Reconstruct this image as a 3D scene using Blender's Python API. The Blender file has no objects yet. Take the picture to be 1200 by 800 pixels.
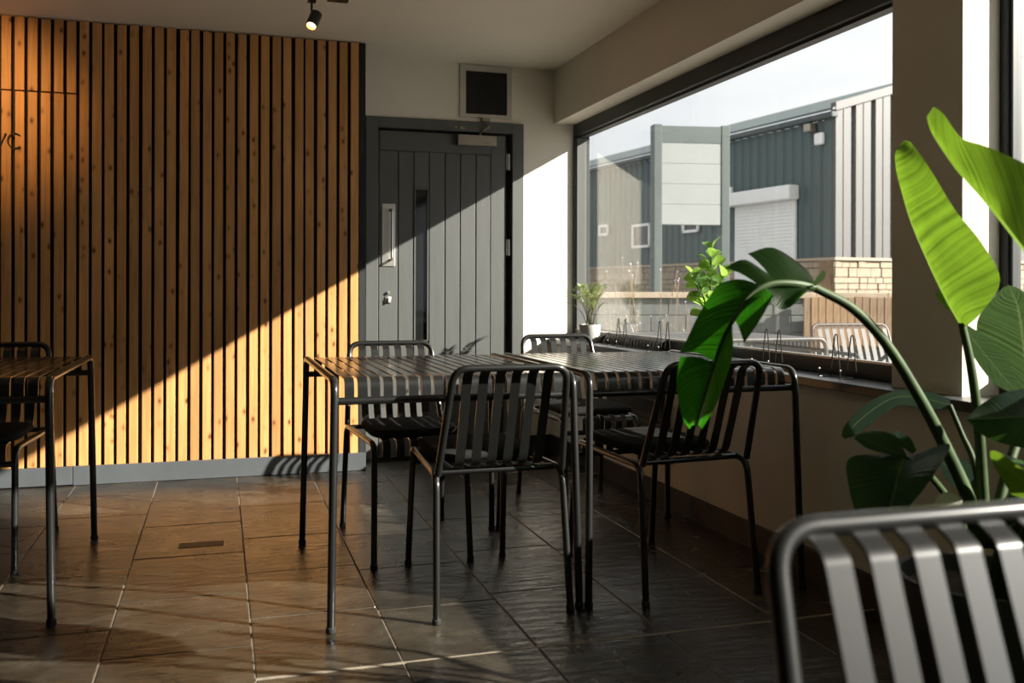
import bpy, bmesh, math, random
from mathutils import Vector, Matrix
random.seed(7)
S = bpy.context.scene
C = S.collection
PI = math.pi

# ------------------------------------------------------------------ camera
FPX, VH, CZ = 1120.0, 339.0, 1.01            # focal length in px of a 1200x800 frame, horizon row, eye height
YAW = math.atan((600 - 258) / FPX)
ROLL = math.radians(0.13)
FW = Vector((math.sin(YAW), math.cos(YAW), 0)); RT = Vector((math.cos(YAW), -math.sin(YAW), 0)); UP = Vector((0, 0, 1))
cam_d = bpy.data.cameras.new('camera'); cam = bpy.data.objects.new('camera', cam_d); C.objects.link(cam)
cam_d.sensor_width = 36; cam_d.lens = FPX / 1200 * 36
cam_d.shift_y = (VH - 400) / 1200
cam.location = (0, 0, CZ)
cam.rotation_euler = (Matrix.Rotation(-YAW, 3, 'Z') @ Matrix.Rotation(PI / 2, 3, 'X') @ Matrix.Rotation(ROLL, 3, 'Z')).to_euler()
cam_d.dof.use_dof = True; cam_d.dof.focus_distance = 3.9; cam_d.dof.aperture_fstop = 4.0
cam_d.clip_start = 0.05; cam_d.clip_end = 300
S.camera = cam
# ------------------------------------------------------------------ sky, sun, exposure
W = bpy.data.worlds.new('sky'); S.world = W; W.use_nodes = True
nt = W.node_tree; nt.nodes.clear()
wo = nt.nodes.new('ShaderNodeOutputWorld'); wb = nt.nodes.new('ShaderNodeBackground')
tc = nt.nodes.new('ShaderNodeTexCoord'); mp = nt.nodes.new('ShaderNodeMapping'); mp.inputs['Scale'].default_value = (1, 1, 3.2)
nz = nt.nodes.new('ShaderNodeTexNoise'); nz.inputs['Scale'].default_value = 3.0; nz.inputs['Detail'].default_value = 6
cr = nt.nodes.new('ShaderNodeValToRGB')
cr.color_ramp.elements[0].position = .38; cr.color_ramp.elements[0].color = (.88, .905, .94, 1)
cr.color_ramp.elements[1].position = .6; cr.color_ramp.elements[1].color = (1, 1, 1, 1)
nt.links.new(tc.outputs['Generated'], mp.inputs[0]); nt.links.new(mp.outputs[0], nz.inputs['Vector'])
nt.links.new(nz.outputs['Fac'], cr.inputs[0]); nt.links.new(cr.outputs[0], wb.inputs[0])
wb.inputs[1].default_value = 0.86
nt.links.new(wb.outputs[0], wo.inputs[0])
SUN_TO = Vector((1, -.65, .572)).normalized()
sd = bpy.data.lights.new('sun', 'SUN'); sd.energy = 13.5; sd.angle = math.radians(.55); sd.color = (1, .94, .84)
sun = bpy.data.objects.new('sun', sd); C.objects.link(sun); sun.rotation_euler = SUN_TO.to_track_quat('Z', 'Y').to_euler()
sun.location = (12, -8, 9)
S.view_settings.view_transform = 'Standard'; S.view_settings.look = 'None'
S.view_settings.exposure = 0.42; S.view_settings.gamma = 1.0; S.view_settings.use_curve_mapping = False

# ------------------------------------------------------------------ points measured on the photograph, given their own distance
def ray(u, v):
    a, b = u - 600, v - VH; c, s = math.cos(ROLL), math.sin(ROLL)
    a, b = a * c + b * s, -a * s + b * c
    return FW + RT * (a / FPX) - UP * (b / FPX)
def P(u, v, d): return Vector((0, 0, CZ)) + ray(u, v) * d
def PX(u, v, x): r = ray(u, v); return Vector((0, 0, CZ)) + r * (x / r.x)
def PY(u, v, y): r = ray(u, v); return Vector((0, 0, CZ)) + r * (y / r.y)
def PZ(u, v, z): r = ray(u, v); return Vector((0, 0, CZ)) + r * ((z - CZ) / r.z)

# ------------------------------------------------------------------ mesh helpers
class MB:
    def __init__(s): s.v = []; s.f = []; s.uv = None; s.boxes = 0; s.round = 0
    def add(s, vs, fs):
        o = len(s.v); s.v += [tuple(v) for v in vs]; s.f += [tuple(i + o for i in f) for f in fs]; return s
    def box(s, lo, hi, rot=None, at=None, bev=0.0):
        bm = bmesh.new(); bmesh.ops.create_cube(bm, size=1)
        c = [(a + b) / 2 for a, b in zip(lo, hi)]; d = [abs(b - a) for a, b in zip(lo, hi)]
        for v in bm.verts: v.co = Vector((v.co.x * d[0] + c[0], v.co.y * d[1] + c[1], v.co.z * d[2] + c[2]))
        if bev: s.boxes += 1
        if bev: bmesh.ops.bevel(bm, geom=bm.edges[:], offset=bev, segments=2, affect='EDGES', profile=.5)
        bm.verts.index_update()
        vs = [v.co.copy() for v in bm.verts]
        if rot is not None: vs = [rot @ v for v in vs]
        if at is not None: vs = [v + Vector(at) for v in vs]
        fs = [[v.index for v in f.verts] for f in bm.faces]; bm.free()
        return s.add(vs, fs)
    def sweep(s, path, sec, side=None, closed_caps=True, scale=None):
        s.round += 1; path = [Vector(p) for p in path]; n = len(path); k = len(sec); vs = []
        tan = []
        for i in range(n):
            a = path[max(i - 1, 0)]; b = path[min(i + 1, n - 1)]; tan.append((b - a).normalized())
        if side is None:
            t = tan[0]; r = t.orthogonal().normalized()
        for i in range(n):
            t = tan[i]
            if side is not None:
                r = Vector(side); r = (r - t * r.dot(t)).normalized()
            else:
                r = (r - t * r.dot(t)).normalized()
            q = t.cross(r); m = scale[i] if scale else 1.0
            for (a, b) in sec: vs.append(path[i] + r * a * m + q * b * m)
        fs = []
        for i in range(n - 1):
            for j in range(k):
                fs.append((i * k + j, i * k + (j + 1) % k, (i + 1) * k + (j + 1) % k, (i + 1) * k + j))
        if closed_caps: fs.append(tuple(range(k - 1, -1, -1))); fs.append(tuple((n - 1) * k + j for j in range(k)))
        return s.add(vs, fs)
    def tube(s, path, r, n=12, scale=None):
        return s.sweep(path, [(r * math.cos(2 * PI * j / n), r * math.sin(2 * PI * j / n)) for j in range(n)], scale=scale)
    def strip(s, path, side, w, t): return s.sweep(path, [(-w / 2, -t / 2), (w / 2, -t / 2), (w / 2, t / 2), (-w / 2, t / 2)], side=side)
    def lathe(s, prof, at=(0, 0, 0), n=24, rot=None):
        s.round += 1; k = len(prof); vs = []
        for j in range(n):
            a = 2 * PI * j / n
            for (r, z) in prof:
                p = Vector((r * math.cos(a), r * math.sin(a), z))
                if rot is not None: p = rot @ p
                vs.append(p + Vector(at))
        fs = []
        for j in range(n):
            for i in range(k - 1):
                fs.append((j * k + i, ((j + 1) % n) * k + i, ((j + 1) % n) * k + i + 1, j * k + i + 1))
        fs.append(tuple(j * k for j in range(n - 1, -1, -1))); fs.append(tuple(j * k + k - 1 for j in range(n)))
        return s.add(vs, fs)
    def ball(s, c, r, n=8):
        return s.lathe([(max(r * math.sin(PI * i / 6), r * .02), -r * math.cos(PI * i / 6)) for i in range(7)], c, n)
    def mesh(s, name, smooth=35):
        me = bpy.data.meshes.new(name); me.from_pydata(s.v, [], s.f); me.update()
        bm = bmesh.new(); bm.from_mesh(me); bmesh.ops.recalc_face_normals(bm, faces=bm.faces); bm.to_mesh(me); bm.free()
        if smooth:
            if s.boxes and not s.round: smooth = 18
            me.polygons.foreach_set('use_smooth', [True] * len(me.polygons)); me.set_sharp_from_angle(angle=math.radians(smooth))
        if s.uv:
            l = me.uv_layers.new(name='leaf')
            for lp in me.loops: l.data[lp.index].uv = s.uv[lp.vertex_index]
        return me
def fillet(pts, rad, n=6):
    pts = [Vector(p) for p in pts]; out = [pts[0]]
    for i in range(1, len(pts) - 1):
        a, b, c = pts[i - 1], pts[i], pts[i + 1]; r = rad[i - 1] if isinstance(rad, (list, tuple)) else rad
        d1 = (a - b).normalized(); d2 = (c - b).normalized(); ang = d1.angle(d2)
        t = min(r / math.tan(ang / 2), (a - b).length * .49, (c - b).length * .49)
        p0 = b + d1 * t; p1 = b + d2 * t
        for k in range(n + 1):
            s = k / n; out.append(p0 * (1 - s) ** 2 + b * 2 * s * (1 - s) + p1 * s * s)
    out.append(pts[-1]); return out
def curve(pts, n=8):
    pts = [Vector(p) for p in pts]; out = []
    q = [pts[0] * 2 - pts[1]] + pts + [pts[-1] * 2 - pts[-2]]
    for i in range(1, len(q) - 2):
        for k in range(n):
            t = k / n; a, b, c, d = q[i - 1], q[i], q[i + 1], q[i + 2]
            out.append(.5 * ((2 * b) + (c - a) * t + (2 * a - 5 * b + 4 * c - d) * t * t + (3 * b - a - 3 * c + d) * t ** 3))
    out.append(pts[-1]); return out

def tag(o, label=None, cat=None, group=None, kind=None):
    if label: o['label'] = label
    if cat: o['category'] = cat
    if group: o['group'] = group
    if kind: o['kind'] = kind
    return o
def obj(name, mb, mat, parent=None, loc=None, rot=None, smooth=35, **kw):
    me = mb if isinstance(mb, bpy.types.Mesh) else mb.mesh(name, smooth)
    if mat is not None and not me.materials: me.materials.append(mat)
    o = bpy.data.objects.new(name, me); C.objects.link(o)
    if parent: o.parent = parent
    if loc is not None: o.location = loc
    if rot is not None: o.rotation_euler = rot
    return tag(o, **kw)
def empty(name, loc=(0, 0, 0), rz=0, **kw):
    o = bpy.data.objects.new(name, None); C.objects.link(o); o.location = loc; o.rotation_euler = (0, 0, rz); o.empty_display_size = .1
    return tag(o, **kw)
def dup(root, parent=None):
    c = root.copy(); C.objects.link(c); c.parent = parent
    for ch in root.children: dup(ch, c)
    return c

# ------------------------------------------------------------------ materials
def nodes(name):
    m = bpy.data.materials.new(name); m.use_nodes = True; t = m.node_tree
    return m, t, t.nodes['Principled BSDF']
def N(t, typ, **kw):
    n = t.nodes.new(typ)
    for k, v in kw.items():
        if k in n.inputs.keys(): n.inputs[k].default_value = v
        else: setattr(n, k, v)
    return n
def ramp(t, stops):
    r = t.nodes.new('ShaderNodeValToRGB'); e = r.color_ramp.elements
    while len(e) < len(stops): e.new(.5)
    for i, (p, c) in enumerate(stops): e[i].position = p; e[i].color = (*c, 1) if len(c) == 3 else c
    return r
def mul(c, k): return tuple(min(1, x * k) for x in c)
def plain(name, col, rough=.6, metal=0, scale=8, var=.12, bump=.0, bscale=60, spec=.5, stretch=(1, 1, 1)):
    m, t, b = nodes(name); L = t.links.new
    co = N(t, 'ShaderNodeTexCoord'); mp_ = N(t, 'ShaderNodeMapping'); mp_.inputs['Scale'].default_value = stretch
    L(co.outputs['Object'], mp_.inputs[0])
    n = N(t, 'ShaderNodeTexNoise', Scale=scale, Detail=5.0); L(mp_.outputs[0], n.inputs['Vector'])
    r = ramp(t, [(.3, mul(col, 1 - var)), (.7, mul(col, 1 + var))]); L(n.outputs['Fac'], r.inputs[0]); L(r.outputs[0], b.inputs['Base Color'])
    b.inputs['Roughness'].default_value = rough; b.inputs['Metallic'].default_value = metal; b.inputs['Specular IOR Level'].default_value = spec
    if bump:
        n2 = N(t, 'ShaderNodeTexNoise', Scale=bscale, Detail=4.0); L(mp_.outputs[0], n2.inputs['Vector'])
        bp = N(t, 'ShaderNodeBump', Strength=bump, Distance=.01); L(n2.outputs['Fac'], bp.inputs['Height']); L(bp.outputs[0], b.inputs['Normal'])
    return m
M = {}
M['plaster'] = plain('white_plaster', (.77, .715, .62), .85, scale=3, var=.03, bump=.05, bscale=120)
M['dark_paint'] = plain('charcoal_wall_paint', (.10, .095, .085), .8, scale=3, var=.05)
M['ceiling'] = plain('ceiling_paint', (.82, .755, .64), .9, scale=2, var=.03)
M['black_frame'] = plain('black_window_frame', (.022, .026, .026), .42, scale=5)
M['sill'] = plain('dark_sill', (.065, .07, .073), .32, scale=5)
M['door_grey'] = plain('grey_door_paint', (.088, .091, .086), .42, scale=9, var=.06, bump=.06, bscale=50, stretch=(3, 3, .3))
M['plinth'] = plain('grey_plinth', (.075, .082, .088), .45, scale=6, var=.08)
M['backing'] = plain('black_backing', (.012, .013, .014), .8)
M['powder'] = plain('black_powder_coat', (.007, .0073, .007), .5, scale=40, var=.1, bump=.02, bscale=500, spec=.2)
M['powder'].node_tree.nodes['Principled BSDF'].inputs['Coat Weight'].default_value = 1.0; M['powder'].node_tree.nodes['Principled BSDF'].inputs['Coat Roughness'].default_value = .15
M['rubber'] = plain('black_rubber', (.012, .012, .012), .7)
M['cushion'] = plain('dark_cushion_fabric', (.016, .016, .015), .9, scale=60, var=.25, bump=.2, bscale=400, spec=.1)
M['steel'] = plain('brushed_steel', (.62, .60, .56), .38, 1.0, scale=30, var=.08, stretch=(1, 1, .1))
M['steel_dark'] = plain('satin_bronze_steel', (.33, .30, .25), .45, .8, scale=20)
M['vent_black'] = plain('black_vent', (.006, .006, .006), .6)
M['white_plastic'] = plain('white_plastic', (.52, .49, .43), .5, var=.03)
M['wire'] = plain('black_wire', (.015, .015, .015), .4)
M['skirting'] = plain('slate_skirting', (.028, .024, .019), .55, scale=7, var=.3)
M['heater'] = plain('dark_heater', (.02, .02, .02), .45)
M['grout'] = plain('grout', (.15, .122, .09), .9, scale=40, var=.25)
M['joint'] = plain('pale_joint', (.24, .20, .15), .9, scale=40, var=.25)
M['soil'] = plain('soil', (.035, .024, .017), .95, scale=60, var=.5, bump=.5, bscale=80)
M['pot'] = plain('pale_ceramic', (.42, .41, .39), .55, scale=20, var=.04)
M['pot_dark'] = plain('charcoal_planter', (.05, .05, .05), .7, scale=20, var=.15)
M['stem'] = plain('leaf_stalk', (.035, .06, .018), .55, scale=20, var=.3, spec=.3)
M['brown_stem'] = plain('brown_stalk', (.12, .085, .045), .7, scale=30, var=.3)
M['dry'] = plain('dry_pale_leaf', (.62, .60, .50), .6, scale=30, var=.15)

def wood(name, base, dark, scale_knots=True):
    m, t, b = nodes(name); L = t.links.new
    ge = N(t, 'ShaderNodeNewGeometry'); oi = N(t, 'ShaderNodeObjectInfo')
    sh = N(t, 'ShaderNodeVectorMath', operation='MULTIPLY_ADD'); comb = N(t, 'ShaderNodeCombineXYZ')
    L(oi.outputs['Random'], comb.inputs['Z']); sc = N(t, 'ShaderNodeVectorMath', operation='SCALE'); sc.inputs['Scale'].default_value = 9.0
    L(comb.outputs[0], sc.inputs[0]); ad = N(t, 'ShaderNodeVectorMath', operation='ADD'); L(ge.outputs['Position'], ad.inputs[0]); L(sc.outputs[0], ad.inputs[1])
    # grain
    mg = N(t, 'ShaderNodeMapping'); mg.inputs['Scale'].default_value = (55, 55, 2.2); L(ad.outputs[0], mg.inputs[0])
    g = N(t, 'ShaderNodeTexNoise', Scale=1.5, Detail=5.0, Distortion=.6); L(mg.outputs[0], g.inputs['Vector'])
    rg = ramp(t, [(.28, mul(base, .80)), (.5, base), (.75, mul(base, 1.14))]); L(g.outputs['Fac'], rg.inputs[0])
    # broad tone
    mb_ = N(t, 'ShaderNodeMapping'); mb_.inputs['Scale'].default_value = (6, 6, 1.6); L(ad.outputs[0], mb_.inputs[0])
    g2 = N(t, 'ShaderNodeTexNoise', Scale=1.5, Detail=3.0); L(mb_.outputs[0], g2.inputs['Vector'])
    r2 = ramp(t, [(.3, (.82, .78, .72)), (.7, (1.08, 1.05, 1.0))]); L(g2.outputs['Fac'], r2.inputs[0])
    mx = N(t, 'ShaderNodeMix', data_type='RGBA', blend_type='MULTIPLY'); mx.inputs[0].default_value = 1
    L(rg.outputs[0], mx.inputs[6]); L(r2.outputs[0], mx.inputs[7])
    # per-slat tone
    mr = N(t, 'ShaderNodeMapRange'); mr.inputs['To Min'].default_value = .84; mr.inputs['To Max'].default_value = 1.12; L(oi.outputs['Random'], mr.inputs[0])
    cc = N(t, 'ShaderNodeCombineColor'); [L(mr.outputs[0], cc.inputs[i]) for i in range(3)]
    mx2 = N(t, 'ShaderNodeMix', data_type='RGBA', blend_type='MULTIPLY'); mx2.inputs[0].default_value = 1; L(mx.outputs[2], mx2.inputs[6]); L(cc.outputs[0], mx2.inputs[7])
    # knots
    mk = N(t, 'ShaderNodeMapping'); mk.inputs['Scale'].default_value = (21, 0, 12); L(ad.outputs[0], mk.inputs[0])
    wn = N(t, 'ShaderNodeTexNoise', Scale=3.0, Detail=2.0); L(mk.outputs[0], wn.inputs['Vector'])
    wm = N(t, 'ShaderNodeMix', data_type='RGBA', blend_type='LINEAR_LIGHT'); wm.inputs[0].default_value = .06; L(mk.outputs[0], wm.inputs[6]); L(wn.outputs['Color'], wm.inputs[7])
    vo = N(t, 'ShaderNodeTexVoronoi', Scale=1.0, Randomness=1.0); L(wm.outputs[2], vo.inputs['Vector'])
    kr = ramp(t, [(.07, (1, 1, 1)), (.13, (.7, .7, .7)), (.22, (.2, .2, .2)), (.38, (0, 0, 0))]); L(vo.outputs['Distance'], kr.inputs[0])
    sepc = N(t, 'ShaderNodeSeparateColor'); L(vo.outputs['Color'], sepc.inputs[0])
    gate = N(t, 'ShaderNodeMath', operation='GREATER_THAN'); gate.inputs[1].default_value = .42; L(sepc.outputs[0], gate.inputs[0])
    km = N(t, 'ShaderNodeMath', operation='MULTIPLY'); L(kr.outputs[0], km.inputs[0]); L(gate.outputs[0], km.inputs[1])
    mx3 = N(t, 'ShaderNodeMix', data_type='RGBA'); L(km.outputs[0], mx3.inputs[0]); L(mx2.outputs[2], mx3.inputs[6]); mx3.inputs[7].default_value = (*dark, 1)
    L(mx3.outputs[2], b.inputs['Base Color']); b.inputs['Roughness'].default_value = .55; b.inputs['Specular IOR Level'].default_value = .35
    bp = N(t, 'ShaderNodeBump', Strength=.12, Distance=.003); L(g.outputs['Fac'], bp.inputs['Height']); L(bp.outputs[0], b.inputs['Normal'])
    return m
M['pine'] = wood('knotty_pine', (.58, .298, .108), (.15, .05, .012))
M['fence_wood'] = plain('weathered_fence_wood', (.20, .135, .08), .8, scale=6, var=.3, stretch=(6, 6, .6))

def slate():
    m, t, b = nodes('slate_tile'); L = t.links.new
    ge = N(t, 'ShaderNodeNewGeometry'); oi = N(t, 'ShaderNodeObjectInfo')
    n1 = N(t, 'ShaderNodeTexNoise', Scale=3.2, Detail=8.0, Roughness=.62, Distortion=.8); L(ge.outputs['Position'], n1.inputs['Vector'])
    r1 = ramp(t, [(.28, (.011, .0085, .0058)), (.5, (.027, .0215, .0145)), (.72, (.06, .050, .036))]); L(n1.outputs['Fac'], r1.inputs[0])
    mr = N(t, 'ShaderNodeMapRange'); mr.inputs['To Min'].default_value = .72; mr.inputs['To Max'].default_value = 1.3; L(oi.outputs['Random'], mr.inputs[0])
    cc = N(t, 'ShaderNodeCombineColor'); [L(mr.outputs[0], cc.inputs[i]) for i in range(3)]
    mx = N(t, 'ShaderNodeMix', data_type='RGBA', blend_type='MULTIPLY'); mx.inputs[0].default_value = 1; L(r1.outputs[0], mx.inputs[6]); L(cc.outputs[0], mx.inputs[7])
    L(mx.outputs[2], b.inputs['Base Color'])
    # cleft surface
    mp2 = N(t, 'ShaderNodeMapping'); mp2.inputs['Scale'].default_value = (5, 17, 3); mp2.inputs['Rotation'].default_value = (0, 0, .15); L(ge.outputs['Position'], mp2.inputs[0])
    n2 = N(t, 'ShaderNodeTexNoise', Scale=1.6, Detail=7.0, Roughness=.6, Distortion=1.2); L(mp2.outputs[0], n2.inputs['Vector'])
    n3 = N(t, 'ShaderNodeTexNoise', Scale=90.0, Detail=3.0); L(ge.outputs['Position'], n3.inputs['Vector'])
    a = N(t, 'ShaderNodeMath', operation='MULTIPLY_ADD'); a.inputs[1].default_value = .12; L(n3.outputs['Fac'], a.inputs[0]); L(n2.outputs['Fac'], a.inputs[2])
    mp3 = N(t, 'ShaderNodeMapping'); mp3.inputs['Scale'].default_value = (2.6, 7.5, 1); mp3.inputs['Rotation'].default_value = (0, 0, .1); L(ge.outputs['Position'], mp3.inputs[0])
    off = N(t, 'ShaderNodeVectorMath', operation='ADD'); cb = N(t, 'ShaderNodeCombineXYZ'); of5 = N(t, 'ShaderNodeMath', operation='MULTIPLY'); of5.inputs[1].default_value = 30; L(oi.outputs['Random'], of5.inputs[0]); L(of5.outputs[0], cb.inputs['Z']); L(mp3.outputs[0], off.inputs[0]); L(cb.outputs[0], off.inputs[1])
    vo = N(t, 'ShaderNodeTexNoise', Scale=1.3, Detail=3.0, Roughness=.5, Distortion=.5); L(off.outputs[0], vo.inputs['Vector'])
    # thin split lines where the broad noise crosses its middle value
    d1_ = N(t, 'ShaderNodeMath', operation='SUBTRACT'); d1_.inputs[1].default_value = .5; L(vo.outputs['Fac'], d1_.inputs[0]); d2_ = N(t, 'ShaderNodeMath', operation='ABSOLUTE'); L(d1_.outputs[0], d2_.inputs[0])
    ck = ramp(t, [(.0, (0, 0, 0)), (.012, (1, 1, 1))]); L(d2_.outputs[0], ck.inputs[0])
    gt = ramp(t, [(.47, (0, 0, 0)), (.56, (1, 1, 1))]); L(n1.outputs['Fac'], gt.inputs[0])
    cm = N(t, 'ShaderNodeMath', operation='MAXIMUM'); L(ck.outputs[0], cm.inputs[0]); L(gt.outputs[0], cm.inputs[1])
    a2 = N(t, 'ShaderNodeMath', operation='MULTIPLY_ADD'); a2.inputs[1].default_value = .25; L(cm.outputs[0], a2.inputs[0]); L(a.outputs[0], a2.inputs[2]); a = a2
    bp = N(t, 'ShaderNodeBump', Strength=.6, Distance=.007); L(a.outputs[0], bp.inputs['Height']); L(bp.outputs[0], b.inputs['Normal'])
    rr = N(t, 'ShaderNodeMapRange'); rr.inputs['From Min'].default_value = .3; rr.inputs['From Max'].default_value = .7; rr.inputs['To Min'].default_value = .16; rr.inputs['To Max'].default_value = .32; L(n1.outputs['Fac'], rr.inputs[0])
    L(rr.outputs[0], b.inputs['Roughness']); b.inputs['Specular IOR Level'].default_value = 1.0
    return m
M['slate'] = slate()

def glass():
    m = bpy.data.materials.new('window_glass'); m.use_nodes = True; t = m.node_tree; t.nodes.clear(); L = t.links.new
    o = N(t, 'ShaderNodeOutputMaterial'); tr = N(t, 'ShaderNodeBsdfTransparent'); gl = N(t, 'ShaderNodeBsdfGlossy'); gl.inputs['Roughness'].default_value = .0
    tr.inputs[0].default_value = (.985, .993, .99, 1)
    lw = N(t, 'ShaderNodeLayerWeight', Blend=.5); pw = N(t, 'ShaderNodeMath', operation='POWER'); pw.inputs[1].default_value = 5; L(lw.outputs['Facing'], pw.inputs[0])
    fr = N(t, 'ShaderNodeMath', operation='MULTIPLY_ADD'); fr.inputs[1].default_value = .96; fr.inputs[2].default_value = .04; L(pw.outputs[0], fr.inputs[0]); mx = N(t, 'ShaderNodeMixShader')
    nz_ = N(t, 'ShaderNodeTexNoise', Scale=1.2); bp = N(t, 'ShaderNodeBump', Strength=.004, Distance=.01); L(nz_.outputs['Fac'], bp.inputs['Height']); L(bp.outputs[0], gl.inputs['Normal'])
    L(fr.outputs[0], mx.inputs[0]); L(tr.outputs[0], mx.inputs[1]); L(gl.outputs[0], mx.inputs[2]); L(mx.outputs[0], o.inputs[0])
    return m
M['glass'] = glass()
M['dark_glass'] = plain('dark_glass', (.01, .011, .011), .06, spec=.6)

def leafmat(name, col, trans, veins=34, rough=.34, tw=.5, lo=.65):
    m = bpy.data.materials.new(name); m.use_nodes = True; t = m.node_tree; b = t.nodes['Principled BSDF']; L = t.links.new
    out = t.nodes['Material Output']
    uv = N(t, 'ShaderNodeUVMap', uv_map='leaf'); sp = N(t, 'ShaderNodeSeparateXYZ'); L(uv.outputs[0], sp.inputs[0])
    # side veins sweep forward from the midrib
    ab = N(t, 'ShaderNodeMath', operation='ABSOLUTE'); L(sp.outputs['Y'], ab.inputs[0])
    ma = N(t, 'ShaderNodeMath', operation='MULTIPLY_ADD'); ma.inputs[1].default_value = -.22; L(ab.outputs[0], ma.inputs[0]); L(sp.outputs['X'], ma.inputs[2])
    ms = N(t, 'ShaderNodeMath', operation='MULTIPLY'); ms.inputs[1].default_value = veins; L(ma.outputs[0], ms.inputs[0])
    nn = N(t, 'ShaderNodeTexNoise', noise_dimensions='1D', Scale=1.0, Detail=3.0); L(ms.outputs[0], nn.inputs['W'])
    ge = N(t, 'ShaderNodeNewGeometry'); n2 = N(t, 'ShaderNodeTexNoise', Scale=14.0, Detail=3.0); L(ge.outputs['Position'], n2.inputs['Vector'])
    av = N(t, 'ShaderNodeMath', operation='MULTIPLY_ADD'); av.inputs[1].default_value = .4; L(n2.outputs['Fac'], av.inputs[0]); L(nn.outputs['Fac'], av.inputs[2])
    r = ramp(t, [(.45, mul(col, .72)), (.85, mul(col, 1.25))]); L(av.outputs[0], r.inputs[0])
    r2 = ramp(t, [(.45, mul(trans, lo)), (.85, mul(trans, 1.3))]); L(av.outputs[0], r2.inputs[0])
    # pale midrib
    rm = ramp(t, [(.0, (1, 1, 1)), (.045, (0, 0, 0))]); L(ab.outputs[0], rm.inputs[0])
    mxm = N(t, 'ShaderNodeMix', data_type='RGBA'); L(rm.outputs[0], mxm.inputs[0]); L(r.outputs[0], mxm.inputs[6]); mxm.inputs[7].default_value = (.20, .26, .10, 1)
    L(mxm.outputs[2], b.inputs['Base Color']); b.inputs['Roughness'].default_value = rough; b.inputs['Specular IOR Level'].default_value = .5
    bp = N(t, 'ShaderNodeBump', Strength=.25, Distance=.004); L(nn.outputs['Fac'], bp.inputs['Height']); L(bp.outputs[0], b.inputs['Normal'])
    tl = N(t, 'ShaderNodeBsdfTranslucent'); L(r2.outputs[0], tl.inputs[0]); mx = N(t, 'ShaderNodeMixShader'); mx.inputs[0].default_value = tw
    L(b.outputs[0], mx.inputs[1]); L(tl.outputs[0], mx.inputs[2]); L(mx.outputs[0], out.inputs[0])
    return m
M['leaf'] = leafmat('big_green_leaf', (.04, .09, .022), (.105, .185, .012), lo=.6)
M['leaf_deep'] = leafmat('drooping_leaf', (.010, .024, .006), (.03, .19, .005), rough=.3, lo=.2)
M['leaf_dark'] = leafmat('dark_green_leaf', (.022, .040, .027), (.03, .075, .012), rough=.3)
M['clusia'] = leafmat('thick_round_leaf', (.085, .19, .045), (.30, .48, .08), veins=6)
M['palm'] = leafmat('palm_leaflet', (.13, .19, .05), (.26, .32, .08), veins=3)

# ------------------------------------------------------------------ the room: dimensions in metres
YS, YW = 5.355, 5.68              # face of the slatted partition, face of the door wall
XB, XF, XG = 2.01, 2.139, 2.18    # beam face, window frame inner face, glass
XW = 2.0                          # wall under the sill
ZC, ZB, ZH, ZS = 2.39, 2.053, 1.977, .703   # ceiling, beam underside, window head, sill top
XL, YR = -2.7, -1.6               # left wall, rear wall

# floor: joints carried by a grout bed, each slate tile its own piece
floor = obj('floor', MB().box((XL, YR, -.08), (2.3, 5.9, -.003)), M['grout'], kind='structure', label='dark slate tiled floor with pale joints', cat='floor')
cols = [-2.7, -2.29, -1.895, -1.5, -1.1, -.705, -.31, .09, .478, .86, 1.25, 1.64, 1.995]
rows = {5: [5.1, 4.58, 4.07, 3.5, 3.054], 6: [4.83, 4.322, 3.82, 3.307, 2.81], 7: [5.1, 4.604, 4.014, 3.52, 3.036, 2.56],
        8: [5.0, 4.5, 3.95, 3.45, 3.0, 2.56], 9: [5.15, 4.62, 4.1, 3.58, 3.06, 2.56], 10: [5.05, 4.55, 4.05, 3.5, 3.02, 2.56], 11: [5.2, 4.7, 4.15, 3.6, 3.1, 2.56]}
for i in range(len(cols) - 1):
    ys = rows.get(i, [5.1 - .13 * (i % 3), 4.57 - .1 * (i % 3), 4.05 - .1 * (i % 2), 3.5, 3.02])
    ys = [YW] + list(ys)
    step = [.5, .52, .47][i % 3]
    while ys[-1] > YR: ys.append(max(YR, ys[-1] - step))
    for a, b in zip(ys[:-1], ys[1:]):
        if a - b < .06: continue
        w = cols[i + 1] - cols[i] - .005; l = a - b - .0055
        dz = random.uniform(-.0012, .0)
        obj('slate_tile', MB().box((-w / 2, -l / 2, -.012), (w / 2, l / 2, 0), bev=.0022), M['slate'], floor,
            loc=((cols[i] + cols[i + 1]) / 2, (a + b) / 2, dz), rot=(random.uniform(-.0012, .0012), random.uniform(-.0015, .0015), random.uniform(-.003, .003)))

obj('joint_strip', MB().box((.09, 2.553, -.004), (1.985, 2.566, -.0002)), M['joint'], floor)
cq = PZ(236, 637.5, 0); obj('chipped_slot', MB().box((-.085, -.038, -.006), (.085, .038, .0006), rot=Matrix.Rotation(-.02, 3, 'Z'), bev=.0005), M['skirting'], floor, loc=(cq.x, cq.y, 0))
ceiling = obj('ceiling', MB().box((XL, YR, ZC), (2.4, 5.9, ZC + .12)), M['ceiling'], kind='structure', label='plain off-white ceiling', cat='ceiling')
wl = obj('wall_left', MB().box((XL - .1, YR, -.05), (XL, 5.9, ZC)), M['dark_paint'], kind='structure', label='plain charcoal wall at the WC end of the room', cat='wall')
obj('wall_rear', MB().box((XL, YR - .1, -.05), (2.3, YR, ZC)), M['dark_paint'], kind='structure', label='plain charcoal wall closing the room', cat='wall')
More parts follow.
